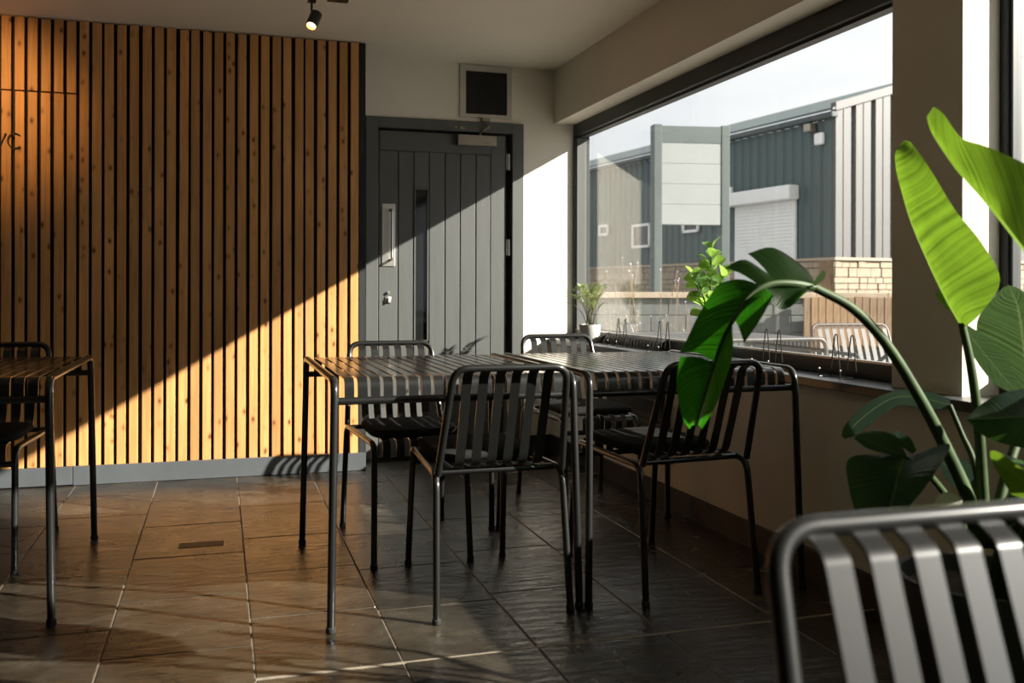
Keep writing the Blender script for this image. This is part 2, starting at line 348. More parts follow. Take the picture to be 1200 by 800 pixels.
# door wall
wb_ = MB(); D0, D1, DZ = .823, 1.803, 2.036
wb_.box((XL, YW, -.05), (D0, YW + .2, ZC)); wb_.box((D1, YW, -.05), (XF, YW + .2, ZC)); wb_.box((D0, YW + .12, -.05), (D1, YW + .2, DZ)); wb_.box((XF, YW, -.05), (2.26, YW + .2, ZS)); wb_.box((XF, YW, ZB), (2.26, YW + .2, ZC)); wb_.box((D0, YW, DZ), (D1, YW + .2, ZC))
obj('wall_back', wb_, M['plaster'], kind='structure', label='white plaster wall around the grey door', cat='wall')
# window wall: parapet, beam, pillar, far end
wr = MB(); wr.box((XW, YR, -.05), (2.26, YW, ZS - .03)); wr.box((XB, YR, ZB), (2.4, YW, ZC))
obj('wall_right', wr, M['plaster'], kind='structure', label='plaster window wall with deep beam above and low parapet below', cat='wall')
PY0, PY1 = 2.262, 2.565
obj('wall_pillar', MB().box((2.052, PY0, ZS), (2.184, PY1, ZB)).box((2.184, PY0 + .03, ZS), (2.26, PY1, ZB)), M['plaster'], kind='structure', label='plaster pillar between the two windows', cat='pillar')
WEND = -1.1
obj('wall_right_end', MB().box((2.03, YR, ZS), (2.26, WEND, ZB)), M['plaster'], kind='structure', label='plaster wall at the end of the second window', cat='wall')
obj('trim_1', MB().box((1.972, YR, ZS - .03), (2.186, YW, ZS), bev=.003), M['sill'], kind='structure', label='long dark window sill board', cat='window sill')
obj('baseboard_right', MB().box((1.985, YR, -.01), (XW, YW, .1), bev=.002), M['skirting'], kind='structure', label='dark stone skirting under the window', cat='skirting')
obj('baseboard_back', MB().box((D1, YW - .014, -.01), (XW, YW, .1), bev=.002), M['skirting'], kind='structure', label='dark stone skirting beside the grey door', cat='skirting')

def window(n, y0, y1, xf, j0, j1, label):
    """y0..y1 overall, xf inner face of the frame, j0/j1 visible width of the two jambs"""
    w = empty('window_%d' % n, (XG, (y0 + y1) / 2, ZS), kind='structure', label=label, cat='window')
    def L(mb, name, mat):
        mb.v = [(a - XG, b - (y0 + y1) / 2, c - ZS) for a, b, c in mb.v]; return obj(name, mb, mat, w)
    L(MB().box((xf, y0, ZH), (2.24, y1, ZB), bev=.003).box((xf + .025, y0, ZH - .012), (2.2, y1, ZH)), 'head_frame', M['black_frame'])
    L(MB().box((xf, y0, ZS), (2.24, y1, .758), bev=.003), 'bottom_frame', M['black_frame'])
    L(MB().box((xf + .006, y0, .758), (xf + .03, y1, .766), bev=.001), 'glazing_bead', M['steel'])
    for a, b, s_ in ((y1 - j1, y1, 1), (y0, y0 + j0, -1)):
        L(MB().box((xf, a, .758), (2.24, b, ZH), bev=.003), 'jamb_frame', M['black_frame'])
        c0, c1 = (a - .01, a) if s_ > 0 else (b, b + .01)
        L(MB().box((xf + .012, c0, .766), (2.215, c1, ZH - .012), bev=.002), 'inner_jamb', M['door_grey'] if n == 1 else M['black_frame'])  # first window: lighter grey than its frame, sunlight put into the colour
    L(MB().box((XG + .02, y0 + j0 * .5, .75), (XG + .026, y1 - j1 * .5, ZH)), 'pane', M['glass'])
    return w
window(1, PY1, YW + .03, XF, .06, .055, 'wide fixed window between the back wall and the pillar')
window(2, WEND, PY0 + .03, 2.185, .06, .055, 'wide fixed window behind the big potted plant')

# slatted partition
part = empty('wall_slatted', (0, YS, 0), kind='structure', label='partition clad in upright knotty pine slats over a grey plinth', cat='wall')
obj('backing_board', MB().box((XL, .022, .02), (.778, YW - YS - .001, 2.392 - .004)), M['backing'], part)
obj('edge_post', MB().box((.742, -.001, .095), (.776, .022, 2.38)), M['backing'], part)
xs = .715
slat_pos = []
while xs > -2.65: slat_pos.append(xs); xs -= .0603
WCX = -.688
slat_me = {}
def slat(x, z0, z1, parent, py=0.0):
    w = .0432 + random.uniform(-.0012, .0012); key = (round(w, 3), round(z0, 3), round(z1, 3))
    if key not in slat_me:
        slat_me[key] = MB().box((-key[0] / 2, 0, 0), (key[0] / 2, .022, z1 - z0), bev=.0018).mesh('slat')
    o = obj('slat', slat_me[key], M['pine'], parent, loc=(x + random.uniform(-.0015, .0015), py + random.uniform(-.003, .001), z0),
            rot=(0, random.choice([0, 0, 0, random.uniform(-.003, .003)]), 0))
    return o
wc = empty('door_2', (0, YS, 0), kind='structure', label='flush WC door faced with the same pine slats', cat='door')
for x in slat_pos:
    top = 2.386 + random.uniform(-.004, .002)
    if x > WCX or x < -1.62: slat(x, .097, top, part)
    else:
        slat(x, 2.014, top, part); slat(x, .097, 2.007, wc)
o = part.children[-1]
pl = MB().box((-.72, -.012, 0), (.78, .03, .097), bev=.002)
obj('plinth', pl, M['plinth'], part)
obj('plinth', MB().box((XL, -.012, 0), (-1.62, .03, .097), bev=.002), M['plinth'], part)
obj('kick_plate', MB().box((-1.617, -.012, .004), (-.723, .03, .096), bev=.002), M['plinth'], wc)
# WC lettering, flat strokes standing proud of the slats
def stroke(path, name): return obj(name, MB().sweep(path, [(-.0045, -.003), (.0045, -.003), (.0045, .003), (-.0045, .003)], side=(0, 1, 0)), M['backing'], wc)
cx, czz, rr = -.992, 1.754, .037
stroke([(cx + rr * math.cos(a) * .9, -.006, czz + rr * math.sin(a)) for a in [math.radians(48 + k * (264 / 18)) for k in range(19)]], 'letter_c')
wx = -1.089
stroke([(wx - .05 + dx, -.006, czz + dz) for dx, dz in ((0, .036), (.028, -.036), (.052, .03), (.076, -.036), (.104, .036))], 'letter_w')

# grey plank door in the door wall
d1 = empty('door_1', (D0, YW, 0), kind='structure', label='dark grey plank door with steel pull handle and closer', cat='door')
FR = .074
for nm, lo, hi in (('frame', (0, -.022, 0), (FR, .1, DZ)), ('frame', (D1 - D0 - FR, -.022, 0), (D1 - D0, .1, DZ)), ('frame', (FR, -.022, DZ - .064), (D1 - D0 - FR, .1, DZ))):
    obj(nm, MB().box(lo, hi, bev=.003), M['door_grey'], d1)
leaf_ = obj('door_leaf', MB().box((.082, .02, .012), (.872, .06, 1.962), bev=.002), M['door_grey'], d1)
ed = [.905, 1.021, 1.115, 1.21, 1.309, 1.404, 1.503, 1.598]
# stiles and rails proud of the leaf, then the planks between them
obj('stile', MB().box((.084, .008, .014), (ed[0] - D0 + .005, .02, 1.96), bev=.002), M['door_grey'], leaf_)
obj('stile', MB().box((1.598 - D0 + .001, .008, .014), (.870, .02, 1.96), bev=.002), M['door_grey'], leaf_)
obj('top_rail', MB().box((ed[0] - D0 + .006, .008, 1.842), (1.598 - D0, .02, 1.96), bev=.002), M['door_grey'], leaf_)
obj('bottom_rail', MB().box((ed[0] - D0 + .006, .008, .014), (1.598 - D0, .02, .2), bev=.002), M['door_grey'], leaf_)
for a, b in zip(ed[:-1], ed[1:]):
    a_, b_ = a - D0 + .003, b - D0 - .003
    if abs(a - 1.115) < .001:
        obj('plank', MB().box((a_, .009, 1.625), (b_, .02, 1.839), bev=.003), M['door_grey'], leaf_)
        obj('plank', MB().box((a_, .009, .203), (b_, .02, .69), bev=.003), M['door_grey'], leaf_)
        obj('vision_panel', MB().box((a_ + .006, .017, .70), (b_ - .006, .021, 1.614)), M['dark_glass'], leaf_)
        fr = MB()
        for lo, hi in (((a_, .004, .69), (a_ + .009, .02, 1.625)), ((b_ - .009, .004, .69), (b_, .02, 1.625)), ((a_, .004, 1.612), (b_, .02, 1.625)), ((a_, .004, .69), (b_, .02, .702))): fr.box(lo, hi, bev=.001)
        obj('vision_frame', fr, M['door_grey'], leaf_)
    else:
        obj('plank', MB().box((a_, .009, .203), (b_, .02, 1.839), bev=.003), M['door_grey'], leaf_)
hp = obj('handle_plate', MB().box((.100, .003, 1.146), (.180, .009, 1.521), bev=.002), M['steel'], d1)
obj('pull_bar', MB().tube(fillet([(.152, .004, 1.185), (.152, -.045, 1.185), (.152, -.045, 1.482), (.152, .004, 1.482)], .018), .0075), M['steel'], hp)
lk = obj('lock', MB().box((.119, .002, .925), (.155, .01, .965), bev=.003).lathe([(.009, 0), (.009, .01)], (.14, .004, .99), 14, Matrix.Rotation(PI / 2, 3, 'X')), M['steel'], d1)
obj('thumb_turn', MB().box((.135, -.012, .93), (.143, .002, .958), bev=.002), M['steel'], lk)
clo = obj('door_closer', MB().box((.555, -.04, 1.887), (.800, .009, 1.952), bev=.004), M['steel_dark'], d1)
obj('closer_arm', MB().tube([(.70, -.02, 1.95), (.70, -.02, 1.968), (.715, -.05, 1.985), (.745, -.06, 2.0)], .008).tube([(.745, -.06, 2.0), (.73, -.03, 2.03), (.735, -.02, 2.048)], .007).box((.71, -.03, 2.04), (.76, .0, 2.06)), M['steel_dark'], clo)
obj('arm_bracket', MB().box((.565, -.034, 1.985), (.60, -.02, 2.0), bev=.002).box((.54, -.03, 1.988), (.552, -.02, 2.0)), M['steel_dark'], clo)
for z in (1.80, 1.27, .3):
    obj('hinge', MB().tube([(.888, .002, z - .05), (.888, .002, z + .05)], .008).box((.876, .004, z - .05), (.900, .012, z + .05)), M['steel'], d1)
# ventilation grille over the door
vt = empty('air_vent', (1.396, YW, 2.063), label='square black air vent with white frame above the grey door', cat='vent')
fr = MB()
for lo, hi in (((0, -.012, 0), (.038, 0, .322)), ((.30, -.012, 0), (.332, 0, .322)), ((.038, -.012, 0), (.30, 0, .022)), ((.038, -.012, .284), (.30, 0, .322))): fr.box(lo, hi, bev=.001)
obj('vent_frame', fr, M['white_plastic'], vt)
obj('vent_back', MB().box((.038, -.002, .022), (.30, -.0005, .284)), M['vent_black'], vt)
gr = MB()
for k in range(21):
    x = .04 + k * .0129; gr.box((x - .0012, -.009, .022), (x + .0012, -.006, .284))
    z = .024 + k * .0129; gr.box((.038, -.0075, z - .0012), (.30, -.005, z + .0012))
M['vent_bar'] = plain('vent_bar', (.035, .034, .03), .6); obj('vent_grid', gr, M['vent_bar'], vt)

# ------------------------------------------------------------------ slatted metal chair
def chair_mesh(name, n_slat=6, half=.178, arms=False):
    R0 = .0115; w = half
    root = empty(name)
    rb = w + .037; rc = w + .027; fc = w - .006; fb = w + .002
    for s in (-1, 1):
        full = fillet([(s * rb, -.32, .008), (s * rc, -.268, .437), (s * fc, .272, .437), (s * fb, .32, .008)], .055, 7)
        n = len(full); h = n // 2
        obj('leg', MB().tube(full[:h], R0), M['powder'], root)
        obj('seat_rail', MB().tube([full[h - 1], full[h]], R0), M['powder'], root)
        obj('leg', MB().tube(full[h:], R0), M['powder'], root)
    for s, y, x in ((-1, -.32, rb), (1, -.32, rb), (-1, .32, fb), (1, .32, fb)):
        obj('foot', MB().lathe([(.0125, 0), (.014, .003), (.0135, .014), (.011, .016)], (s * x, y, 0), 12), M['rubber'], root)
    obj('back_frame', MB().tube(fillet([(-rc + .003, -.274, .44), (-w, -.386, .774), (w, -.386, .774), (rc - .003, -.274, .44)], .052, 8), R0, 12), M['powder'], root)
    obj('rear_rail', MB().tube([(-rc + .004, -.215, .437), (rc - .004, -.215, .437)], .010), M['powder'], root)
    obj('front_rail', MB().tube([(-fc, .283, .384), (fc, .283, .384)], .0105), M['powder'], root)
    path = fillet([(0, -.380, .766), (0, -.353, .751), (0, -.250, .452), (0, .283, .452), (0, .285, .388)], [.022, .06, .045], 6)
    sme = MB().strip(path, (1, 0, 0), .0295, .004).mesh('slat', 50)
    for i in range(n_slat):
        obj('slat', sme, M['powder'], root, loc=((i - (n_slat - 1) / 2) * .0515, 0, 0))
    if arms:
        for s in (-1, 1):
            obj('armrest', MB().tube(fillet([(s * (w + .012), -.34, .62), (s * (w + .05), .2, .62), (s * (w + .03), .3, .437)], .06), R0), M['powder'], root)
    return root
chair0 = chair_mesh('slatted_chair')
cush_me = None
def cushion_mesh():
    m = MB(); n = 40; prof = [(.0, .94), (.004, .985), (.012, 1.0), (.020, .99), (.026, .96), (.029, .90)]
    vs = []
    for z, k in prof:
        for j in range(n):
            a = 2 * PI * j / n; ca, sa = math.cos(a), math.sin(a); e = .32
            vs.append((.175 * k * math.copysign(abs(ca) ** e, ca), .195 * k * math.copysign(abs(sa) ** e, sa), z))
    fs = []
    for i in range(len(prof) - 1):
        for j in range(n): fs.append((i * n + j, i * n + (j + 1) % n, (i + 1) * n + (j + 1) % n, (i + 1) * n + j))
    fs.append(tuple(range(n))); fs.append(tuple((len(prof) - 1) * n + j for j in range(n)))
    m.add(vs, fs)
    return m.mesh('seat_cushion', 60)
cush_me = cushion_mesh(); cush_me.materials.append(M['cushion'])
CH = [((.842, 3.145), 0, 'black slatted metal chair tucked under the table before the grey door, facing that door', 'on the chair facing the grey door'),
      ((.715, 3.775), 180, 'black slatted metal chair between the pine slat wall and the table before the door', 'on the chair backing onto the pine slat wall'),
      ((1.62, 4.19), 178, 'black slatted metal chair between the grey door and the table beside the window sill', 'on the chair nearest the small potted palm'),
      ((1.488, 3.13), 5, 'black slatted metal chair behind the drooping leaf, at the table beside the window sill', 'on the chair behind the drooping leaf'),
      ((-.872, 4.06), 180, 'black slatted metal chair at the lone table in front of the WC door', 'on the chair in front of the WC door'),
      ((.700, .44), 180, 'sunlit black slatted metal chair standing right beside the big leafy plant', 'on the sunlit chair beside the big plant')]
for i, ((x, y), a, lab, cl) in enumerate(CH):
    c = chair0 if i == 0 else dup(chair0)
    c.location = (x, y, 0); c.rotation_euler = (0, 0, math.radians(a)); tag(c, lab, 'chair', 'slatted metal cafe chairs')
    ra = math.radians(a); off = Vector((-math.sin(ra) * .055, math.cos(ra) * .055, 0))
    obj('seat_cushion', cush_me, None, loc=(x + off.x, y + off.y, .4545), rot=(0, 0, ra), label='thin dark seat pad ' + cl, cat='cushion', group='dark seat pads')

# ------------------------------------------------------------------ slatted metal table
def table_mesh(name):
    root = empty(name); R0 = .0122; bx, by, tx, ty, zt = .39, .512, .377, .484, .737
    for s in (-1, 1):
        full = fillet([(s * bx, -by, .008), (s * tx, -ty, zt), (s * tx, ty, zt), (s * bx, by, .008)], .05, 7); h = len(full) // 2
        obj('leg', MB().tube(full[:h], R0, 12), M['powder'], root)
        obj('side_rail', MB().tube([full[h - 1], full[h]], R0, 12), M['powder'], root)
        obj('leg', MB().tube(full[h:], R0, 12), M['powder'], root)
        for q in (-1, 1): obj('foot', MB().lathe([(.013, 0), (.015, .003), (.0145, .016), (.012, .018)], (s * bx, q * by, 0), 12), M['rubber'], root)
    for q in (-1, 1):
        obj('end_rail', MB().tube([(-tx - .001, q * .476, .675), (tx + .001, q * .476, .675)], .0115, 12), M['powder'], root)
    path = fillet([(0, -.474, .676), (0, -.472, .741), (0, .472, .741), (0, .474, .676)], .042, 7)
    me = MB().strip(path, (1, 0, 0), .0290, .004).mesh('slat', 50)
    for i in range(18): obj('slat', me, M['powder'], root, loc=((i - 8.5) * .0391, 0, 0))
    return root
table0 = table_mesh('slatted_table')
for i, ((x, y), lab) in enumerate([((.703, 3.352), 'black slatted metal table in front of the grey door, pushed against a second table'),
                                  ((1.512, 3.345), 'black slatted metal table beside the window sill, partly behind a drooping leaf'),
                                  ((-.872, 3.657), 'black slatted metal table standing alone in front of the WC door')]):
    t = table0 if i == 0 else dup(table0)
    t.location = (x, y, 0); tag(t, lab, 'table', 'slatted metal cafe tables')

# heater on the parapet
ht = empty('panel_heater', (XW, 4.35, .2), label='dark louvred panel heater fixed under the window sill', cat='heater')
obj('casing', MB().box((-.05, -.33, 0), (0, .33, .33), bev=.006), M['heater'], ht)
for k in range(9): obj('louvre', MB().box((-.066, -.31, .03 + k * .032), (-.05, .31, .038 + k * .032), bev=.001, rot=None), M['heater'], ht)

# ------------------------------------------------------------------ track light
ty_ = 4.42
tr = empty('track_light', (0, ty_, ZC), label='black ceiling track with cylindrical warm spotlights', cat='light')
obj('track', MB().box((-2.3, -.018, -.022), (.56, .018, 0), bev=.002), M['powder'], tr)
obj('feed_box', MB().box((.465, -.02, -.064), (.56, .02, -.001), bev=.002), M['powder'], tr)
m, t, b = nodes('warm_lamp_lens'); b.inputs['Emission Color'].default_value = (1, .62, .28, 1); b.inputs['Emission Strength'].default_value = 14
b.inputs['Base Color'].default_value = (1, .8, .6, 1); M['lens'] = m
M['lamp_cup'] = plain('copper_reflector', (.5, .22, .07), .35, .8)
def spot(x, aim, energy):
    obj('adaptor', MB().box((x - .019, -.019, -.078), (x + .019, .019, -.02), bev=.002), M['powder'], tr)
    st = obj('lamp_stem', MB().tube([(x, 0, -.075), (x, 0, -.125)], .0055), M['powder'], tr)
    d = Vector(aim).normalized(); q = d.to_track_quat('Z', 'Y').to_matrix(); at = Vector((x, 0, -.125)) - d * .012 + Vector((.018, 0, -.012))
    hd = obj('lamp_head', MB().lathe([(.004, -.001), (.024, 0), (.027, .003), (.027, .082), (.0235, .082), (.0235, .058)], at, 24, q), M['powder'], tr)
    obj('lamp_lens', MB().lathe([(.0215, .0585), (.0215, .066), (.001, .069)], at, 20, q), M['lens'], hd)
    obj('lamp_rim', MB().lathe([(.0234, .066), (.0232, .0815), (.0222, .0815), (.0222, .066)], at, 20, q), M['lamp_cup'], hd)
    ld = bpy.data.lights.new('spot_light', 'SPOT'); ld.energy = energy; ld.color = (1, .56, .2); ld.spot_size = math.radians(66); ld.spot_blend = 1.0; ld.shadow_soft_size = .02
    lo = bpy.data.objects.new('spot_light', ld); C.objects.link(lo); lo.parent = hd; lo.location = at + d * .09
    lo.rotation_euler = (-d).to_track_quat('Z', 'Y').to_euler()
spot(.395, (-.34, -.45, -.85), 10)
spot(-1.22, (.06, .93, -.30), 32)

# ------------------------------------------------------------------ wire menu holders on the sill
def holder():
    r = empty('menu_holder')
    for k in (-1, 1):
        y = k * .045
        obj('wire_loop', MB().tube(fillet([(0, y - .03, .003), (.004, y - .006, .15), (.004, y + .006, .15), (0, y + .03, .003)], .005, 5), .0023, 6), M['wire'], r)
    obj('base_wire', MB().tube(fillet([(-.055, -.06, .028), (-.055, -.06, .003), (0, -.06, .003), (0, .06, .003), (-.055, .06, .003), (-.055, .06, .028)], .006, 4), .0023, 6), M['wire'], r)
    for k in (-1, 1): obj('ball_tip', MB().ball((-.055, k * .06, .031), .0042), M['steel'], r)
    return r
h0 = holder()
HL = ['next to the potted palm on the sill', 'on the sill between palm and leafy shrub', 'on the sill past the drooping leaf', 'on the sill closest to the pillar']
for i, (y, x) in enumerate([(4.77, 2.075), (4.26, 2.075), (3.31, 2.085), (2.86, 2.085)]):
    h = h0 if i == 0 else dup(h0)
    h.location = (x, y, ZS); tag(h, 'black wire menu holder with two loops ' + HL[i], 'menu holder', 'wire menu holders')

# ------------------------------------------------------------------ plants
def blade(rows_, nw=4, sag=.0):
    """rows_: list of (left, mid, right) points along the leaf; smooth grid with uv (along, across)"""
    L_ = curve([r[0] for r in rows_], 5); M_ = curve([r[1] for r in rows_], 5); R_ = curve([r[2] for r in rows_], 5)
    m = MB(); m.uv = []; n = len(M_); k = 2 * nw + 1
    for i in range(n):
        for j in range(k):
            s = (j - nw) / nw; e = L_[i] if s < 0 else R_[i]; a = abs(s)
            p = M_[i].lerp(e, a); p = p + Vector((0, 0, 1)) * sag * math.sin(PI * a)
            m.v.append(tuple(p)); m.uv.append((i / (n - 1), s))
    m.f = [(i * k + j, i * k + j + 1, (i + 1) * k + j + 1, (i + 1) * k + j) for i in range(n - 1) for j in range(k - 1)]
    return m
def patch(base, edge, nw=5, sag=0.0, s0=0.0, s1=1.0):
    B = curve(base, 4); E_ = curve(edge, 4); n = min(len(B), len(E_)); m = MB(); m.uv = []
    for i in range(n):
        for j in range(nw + 1):
            a = j / nw; p = B[i].lerp(E_[i], a) + Vector((0, 0, 1)) * sag * math.sin(PI * a)
            m.v.append(tuple(p)); m.uv.append((s0 + (s1 - s0) * i / (n - 1), .05 + .95 * a))
    m.f = [(i * (nw + 1) + j, i * (nw + 1) + j + 1, (i + 1) * (nw + 1) + j + 1, (i + 1) * (nw + 1) + j) for i in range(n - 1) for j in range(nw)]
    return m
def join(ms):
    o = MB(); o.uv = []
    for m in ms: o.add(m.v, m.f); o.uv += m.uv
    return o
PB = Vector((1.63, 1.73, 0))
bp_ = empty('bird_of_paradise_plant', PB, label='tall potted plant with huge paddle leaves in front of the second window', cat='plant')
def bl(rows_, d, mat='leaf', nw=4, sag=0.0, name='leaf'):
    rr_ = []
    for r in rows_:
        q = []
        for p in r:
            q.append(P(p[0], p[1], p[2] if len(p) > 2 else d) - PB)
        rr_.append(q)
    return obj(name, blade(rr_, nw, sag), M[mat], bp_, smooth=80)
def stalk(pts, r0, r1, d=2.1, rel=None):
    q = [(P(p[0], p[1], p[2] if len(p) > 2 else d) - PB) for p in pts]
    path = curve(q, 6); n = len(path)
    return obj('stalk', MB().tube(path, 1, 12, scale=[r0 + (r1 - r0) * i / (n - 1) for i in range(n)]), M['stem'], bp_)
BASE = (1153, 640, 2.12)
# upright leaf by the pillar
mid = [(1128, 382, 2.10), (1110, 350, 2.09), (1090, 310, 2.08), (1068, 258, 2.07), (1053, 212, 2.06), (1049, 180, 2.06), (1060, 164, 2.07)]
rgt = [(1133, 382, 2.09), (1150, 366, 2.03), (1172, 328, 1.98), (1150, 284, 1.97), (1118, 244, 1.98), (1090, 198, 2.0), (1067, 166, 2.05)]
lft = [(1126, 383, 2.12), (1108, 351, 2.20), (1089, 312, 2.23), (1067, 260, 2.22), (1054, 214, 2.18), (1051, 184, 2.13), (1059, 166, 2.09)]
bl(list(zip(lft, mid, rgt)), 2.1)
stalk([(1156, 640, 2.13), (1152, 580, 2.12), (1147, 500, 2.11), (1138, 430, 2.1), (1127, 378, 2.1)], .014, .008)
# leaf reaching in beside it
mid = [(1222, 315, 1.70), (1200, 290, 1.70), (1176, 259, 1.70), (1150, 226, 1.71), (1126, 200, 1.72), (1106, 174, 1.74), (1090, 150, 1.76), (1086, 137, 1.77)]
rgt = [(1236, 210, 1.66), (1204, 193, 1.67), (1178, 181, 1.675), (1152, 170, 1.68), (1129, 163, 1.70), (1117, 150, 1.72), (1106, 134, 1.74), (1094, 125, 1.76)]
lft = [(1222, 318, 1.8), (1199, 294, 1.82), (1174, 262, 1.82), (1147, 229, 1.82), (1123, 202, 1.82), (1105, 177, 1.82), (1091, 154, 1.81), (1087, 139, 1.79)]
bl(list(zip(lft, mid, rgt)), 2.0)
stalk([(1165, 640, 2.12), (1205, 560, 2.02), (1235, 450, 1.86), (1236, 370, 1.74), (1222, 315, 1.70)], .014, .008)
# broad leaf behind
bl([((1197, 478), (1206, 482), (1216, 480)), ((1172, 440), (1203, 440), (1236, 438)), ((1148, 402), (1199, 400), (1242, 398)), ((1147, 371), (1193, 360), (1226, 358)), ((1175, 337), (1182, 334), (1190, 336))], 2.24, 'leaf')
stalk([(1160, 640, 2.14), (1178, 560, 2.18), (1198, 500, 2.23), (1206, 480, 2.24)], .013, .009)
# young folded leaf
bl([((1126, 386), (1129, 382), (1133, 380)), ((1141, 418), (1147, 406), (1157, 396)), ((1164, 448), (1168, 432), (1180, 420)), ((1186, 461), (1188, 455), (1193, 446))], 2.16, 'leaf')
bl([((1109, 362), (1113, 365), (1115, 366)), ((1098, 348), (1105, 355), (1109, 356)), ((1096, 340), (1100, 343), (1104, 343))], 2.13, 'leaf')
# leaf over the chair, right
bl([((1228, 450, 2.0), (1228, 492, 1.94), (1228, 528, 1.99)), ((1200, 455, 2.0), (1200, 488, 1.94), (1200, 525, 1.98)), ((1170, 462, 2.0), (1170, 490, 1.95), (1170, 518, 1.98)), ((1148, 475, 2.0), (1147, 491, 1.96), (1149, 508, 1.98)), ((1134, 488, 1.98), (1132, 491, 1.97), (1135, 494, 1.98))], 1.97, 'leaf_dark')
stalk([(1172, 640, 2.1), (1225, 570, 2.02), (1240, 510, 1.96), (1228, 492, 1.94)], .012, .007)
# the long arching leaf that droops over the tables, torn into lobes
stalk([(1148, 640, 2.12), (1135, 585, 2.11), (1110, 528, 2.10), (1080, 470, 2.08), (1040, 405, 2.06), (1000, 362, 2.04), (955, 337, 2.02)], .0165, .009)
def pts(l, d): return [P(p[0], p[1], p[2] if len(p) > 2 else d) - PB for p in l]
lobes = [
    patch(pts([(953, 336), (940, 334), (925, 332), (908, 331)], 2.0), pts([(954, 327), (940, 311), (906, 290), (876, 297)], 2.08), sag=.006),
    patch(pts([(907, 331), (899, 332), (890, 335)], 1.98), pts([(903, 323), (873, 304), (849, 314)], 2.06), sag=.006),
    patch(pts([(890, 334), (880, 345), (862, 370), (846, 400), (837, 424)], 1.97), pts([(846, 331), (836, 340), (818, 370), (805, 397), (796, 414)], 2.02), sag=.01),
    patch(pts([(837, 425), (832, 445), (826, 465), (820, 485), (815, 500)], 1.94), pts([(797, 418), (793, 445), (795, 468), (800, 490), (808, 503)], 1.99), sag=.006),
    patch(pts([(950, 338), (928, 334), (903, 335)], 2.0), pts([(946, 341), (919, 363), (894, 346)], 1.95), sag=.004),
    patch(pts([(895, 338), (878, 350), (861, 374)], 1.97), pts([(906, 347), (890, 376), (872, 402)], 1.92), sag=.004),
    patch(pts([(860, 375), (848, 400), (838, 425), (828, 460), (818, 499)], 1.95), pts([(858, 382), (859, 410), (853, 436), (839, 475), (822, 503)], 1.90), sag=.004)]
obj('leaf', join(lobes), M['leaf_deep'], bp_, smooth=80)
mr_ = curve(pts([(955, 337, 2.02), (930, 332, 1.995), (903, 333, 1.98), (880, 346, 1.97), (862, 371, 1.955), (846, 400, 1.95), (836, 430, 1.94), (826, 463, 1.93), (816, 499, 1.93)], 2), 5)
obj('midrib', MB().tube(mr_, 1, 8, scale=[.008 - .0065 * i / (len(mr_) - 1) for i in range(len(mr_))]), M['stem'], bp_)
bl([((950, 334), (951, 336), (953, 337)), ((958, 324), (962, 326), (965, 327)), ((964, 316), (966, 317), (968, 319))], 2.01)
# low leaves near the parapet
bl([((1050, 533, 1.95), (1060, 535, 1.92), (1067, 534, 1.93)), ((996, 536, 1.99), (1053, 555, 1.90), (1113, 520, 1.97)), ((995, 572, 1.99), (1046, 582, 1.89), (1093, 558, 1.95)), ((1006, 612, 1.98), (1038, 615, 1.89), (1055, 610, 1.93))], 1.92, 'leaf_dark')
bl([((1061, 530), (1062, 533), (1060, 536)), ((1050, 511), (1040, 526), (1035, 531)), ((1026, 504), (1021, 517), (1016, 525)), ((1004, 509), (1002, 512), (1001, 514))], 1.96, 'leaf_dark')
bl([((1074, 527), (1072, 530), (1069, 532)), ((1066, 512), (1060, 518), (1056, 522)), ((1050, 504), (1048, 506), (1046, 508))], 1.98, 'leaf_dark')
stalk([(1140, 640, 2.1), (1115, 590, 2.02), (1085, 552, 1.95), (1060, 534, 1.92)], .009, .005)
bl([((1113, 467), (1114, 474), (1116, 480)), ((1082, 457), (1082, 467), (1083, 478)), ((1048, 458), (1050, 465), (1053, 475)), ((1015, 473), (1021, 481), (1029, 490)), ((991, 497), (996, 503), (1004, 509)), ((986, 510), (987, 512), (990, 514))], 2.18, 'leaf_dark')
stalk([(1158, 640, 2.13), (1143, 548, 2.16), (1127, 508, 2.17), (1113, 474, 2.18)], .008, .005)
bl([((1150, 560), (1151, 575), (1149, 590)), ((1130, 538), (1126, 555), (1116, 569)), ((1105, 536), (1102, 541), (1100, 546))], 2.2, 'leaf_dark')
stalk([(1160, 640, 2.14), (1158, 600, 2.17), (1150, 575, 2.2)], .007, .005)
# dried flower husk low among the stalks
bl([((1092, 596), (1094, 600), (1093, 604)), ((1100, 583), (1106, 590), (1110, 600)), ((1114, 579), (1118, 586), (1122, 594)), ((1126, 586), (1127, 589), (1126, 593))], 1.9, 'dry') if False else obj('dry_husk', blade([[P(*q, 1.9) - PB for q in r] for r in (((1092, 596), (1094, 602), (1093, 606)), ((1100, 580), (1106, 590), (1110, 604)), ((1114, 577), (1118, 587), (1122, 600)), ((1127, 586), (1128, 590), (1127, 596)))], 3, .008), M['dry'], bp_, smooth=80)
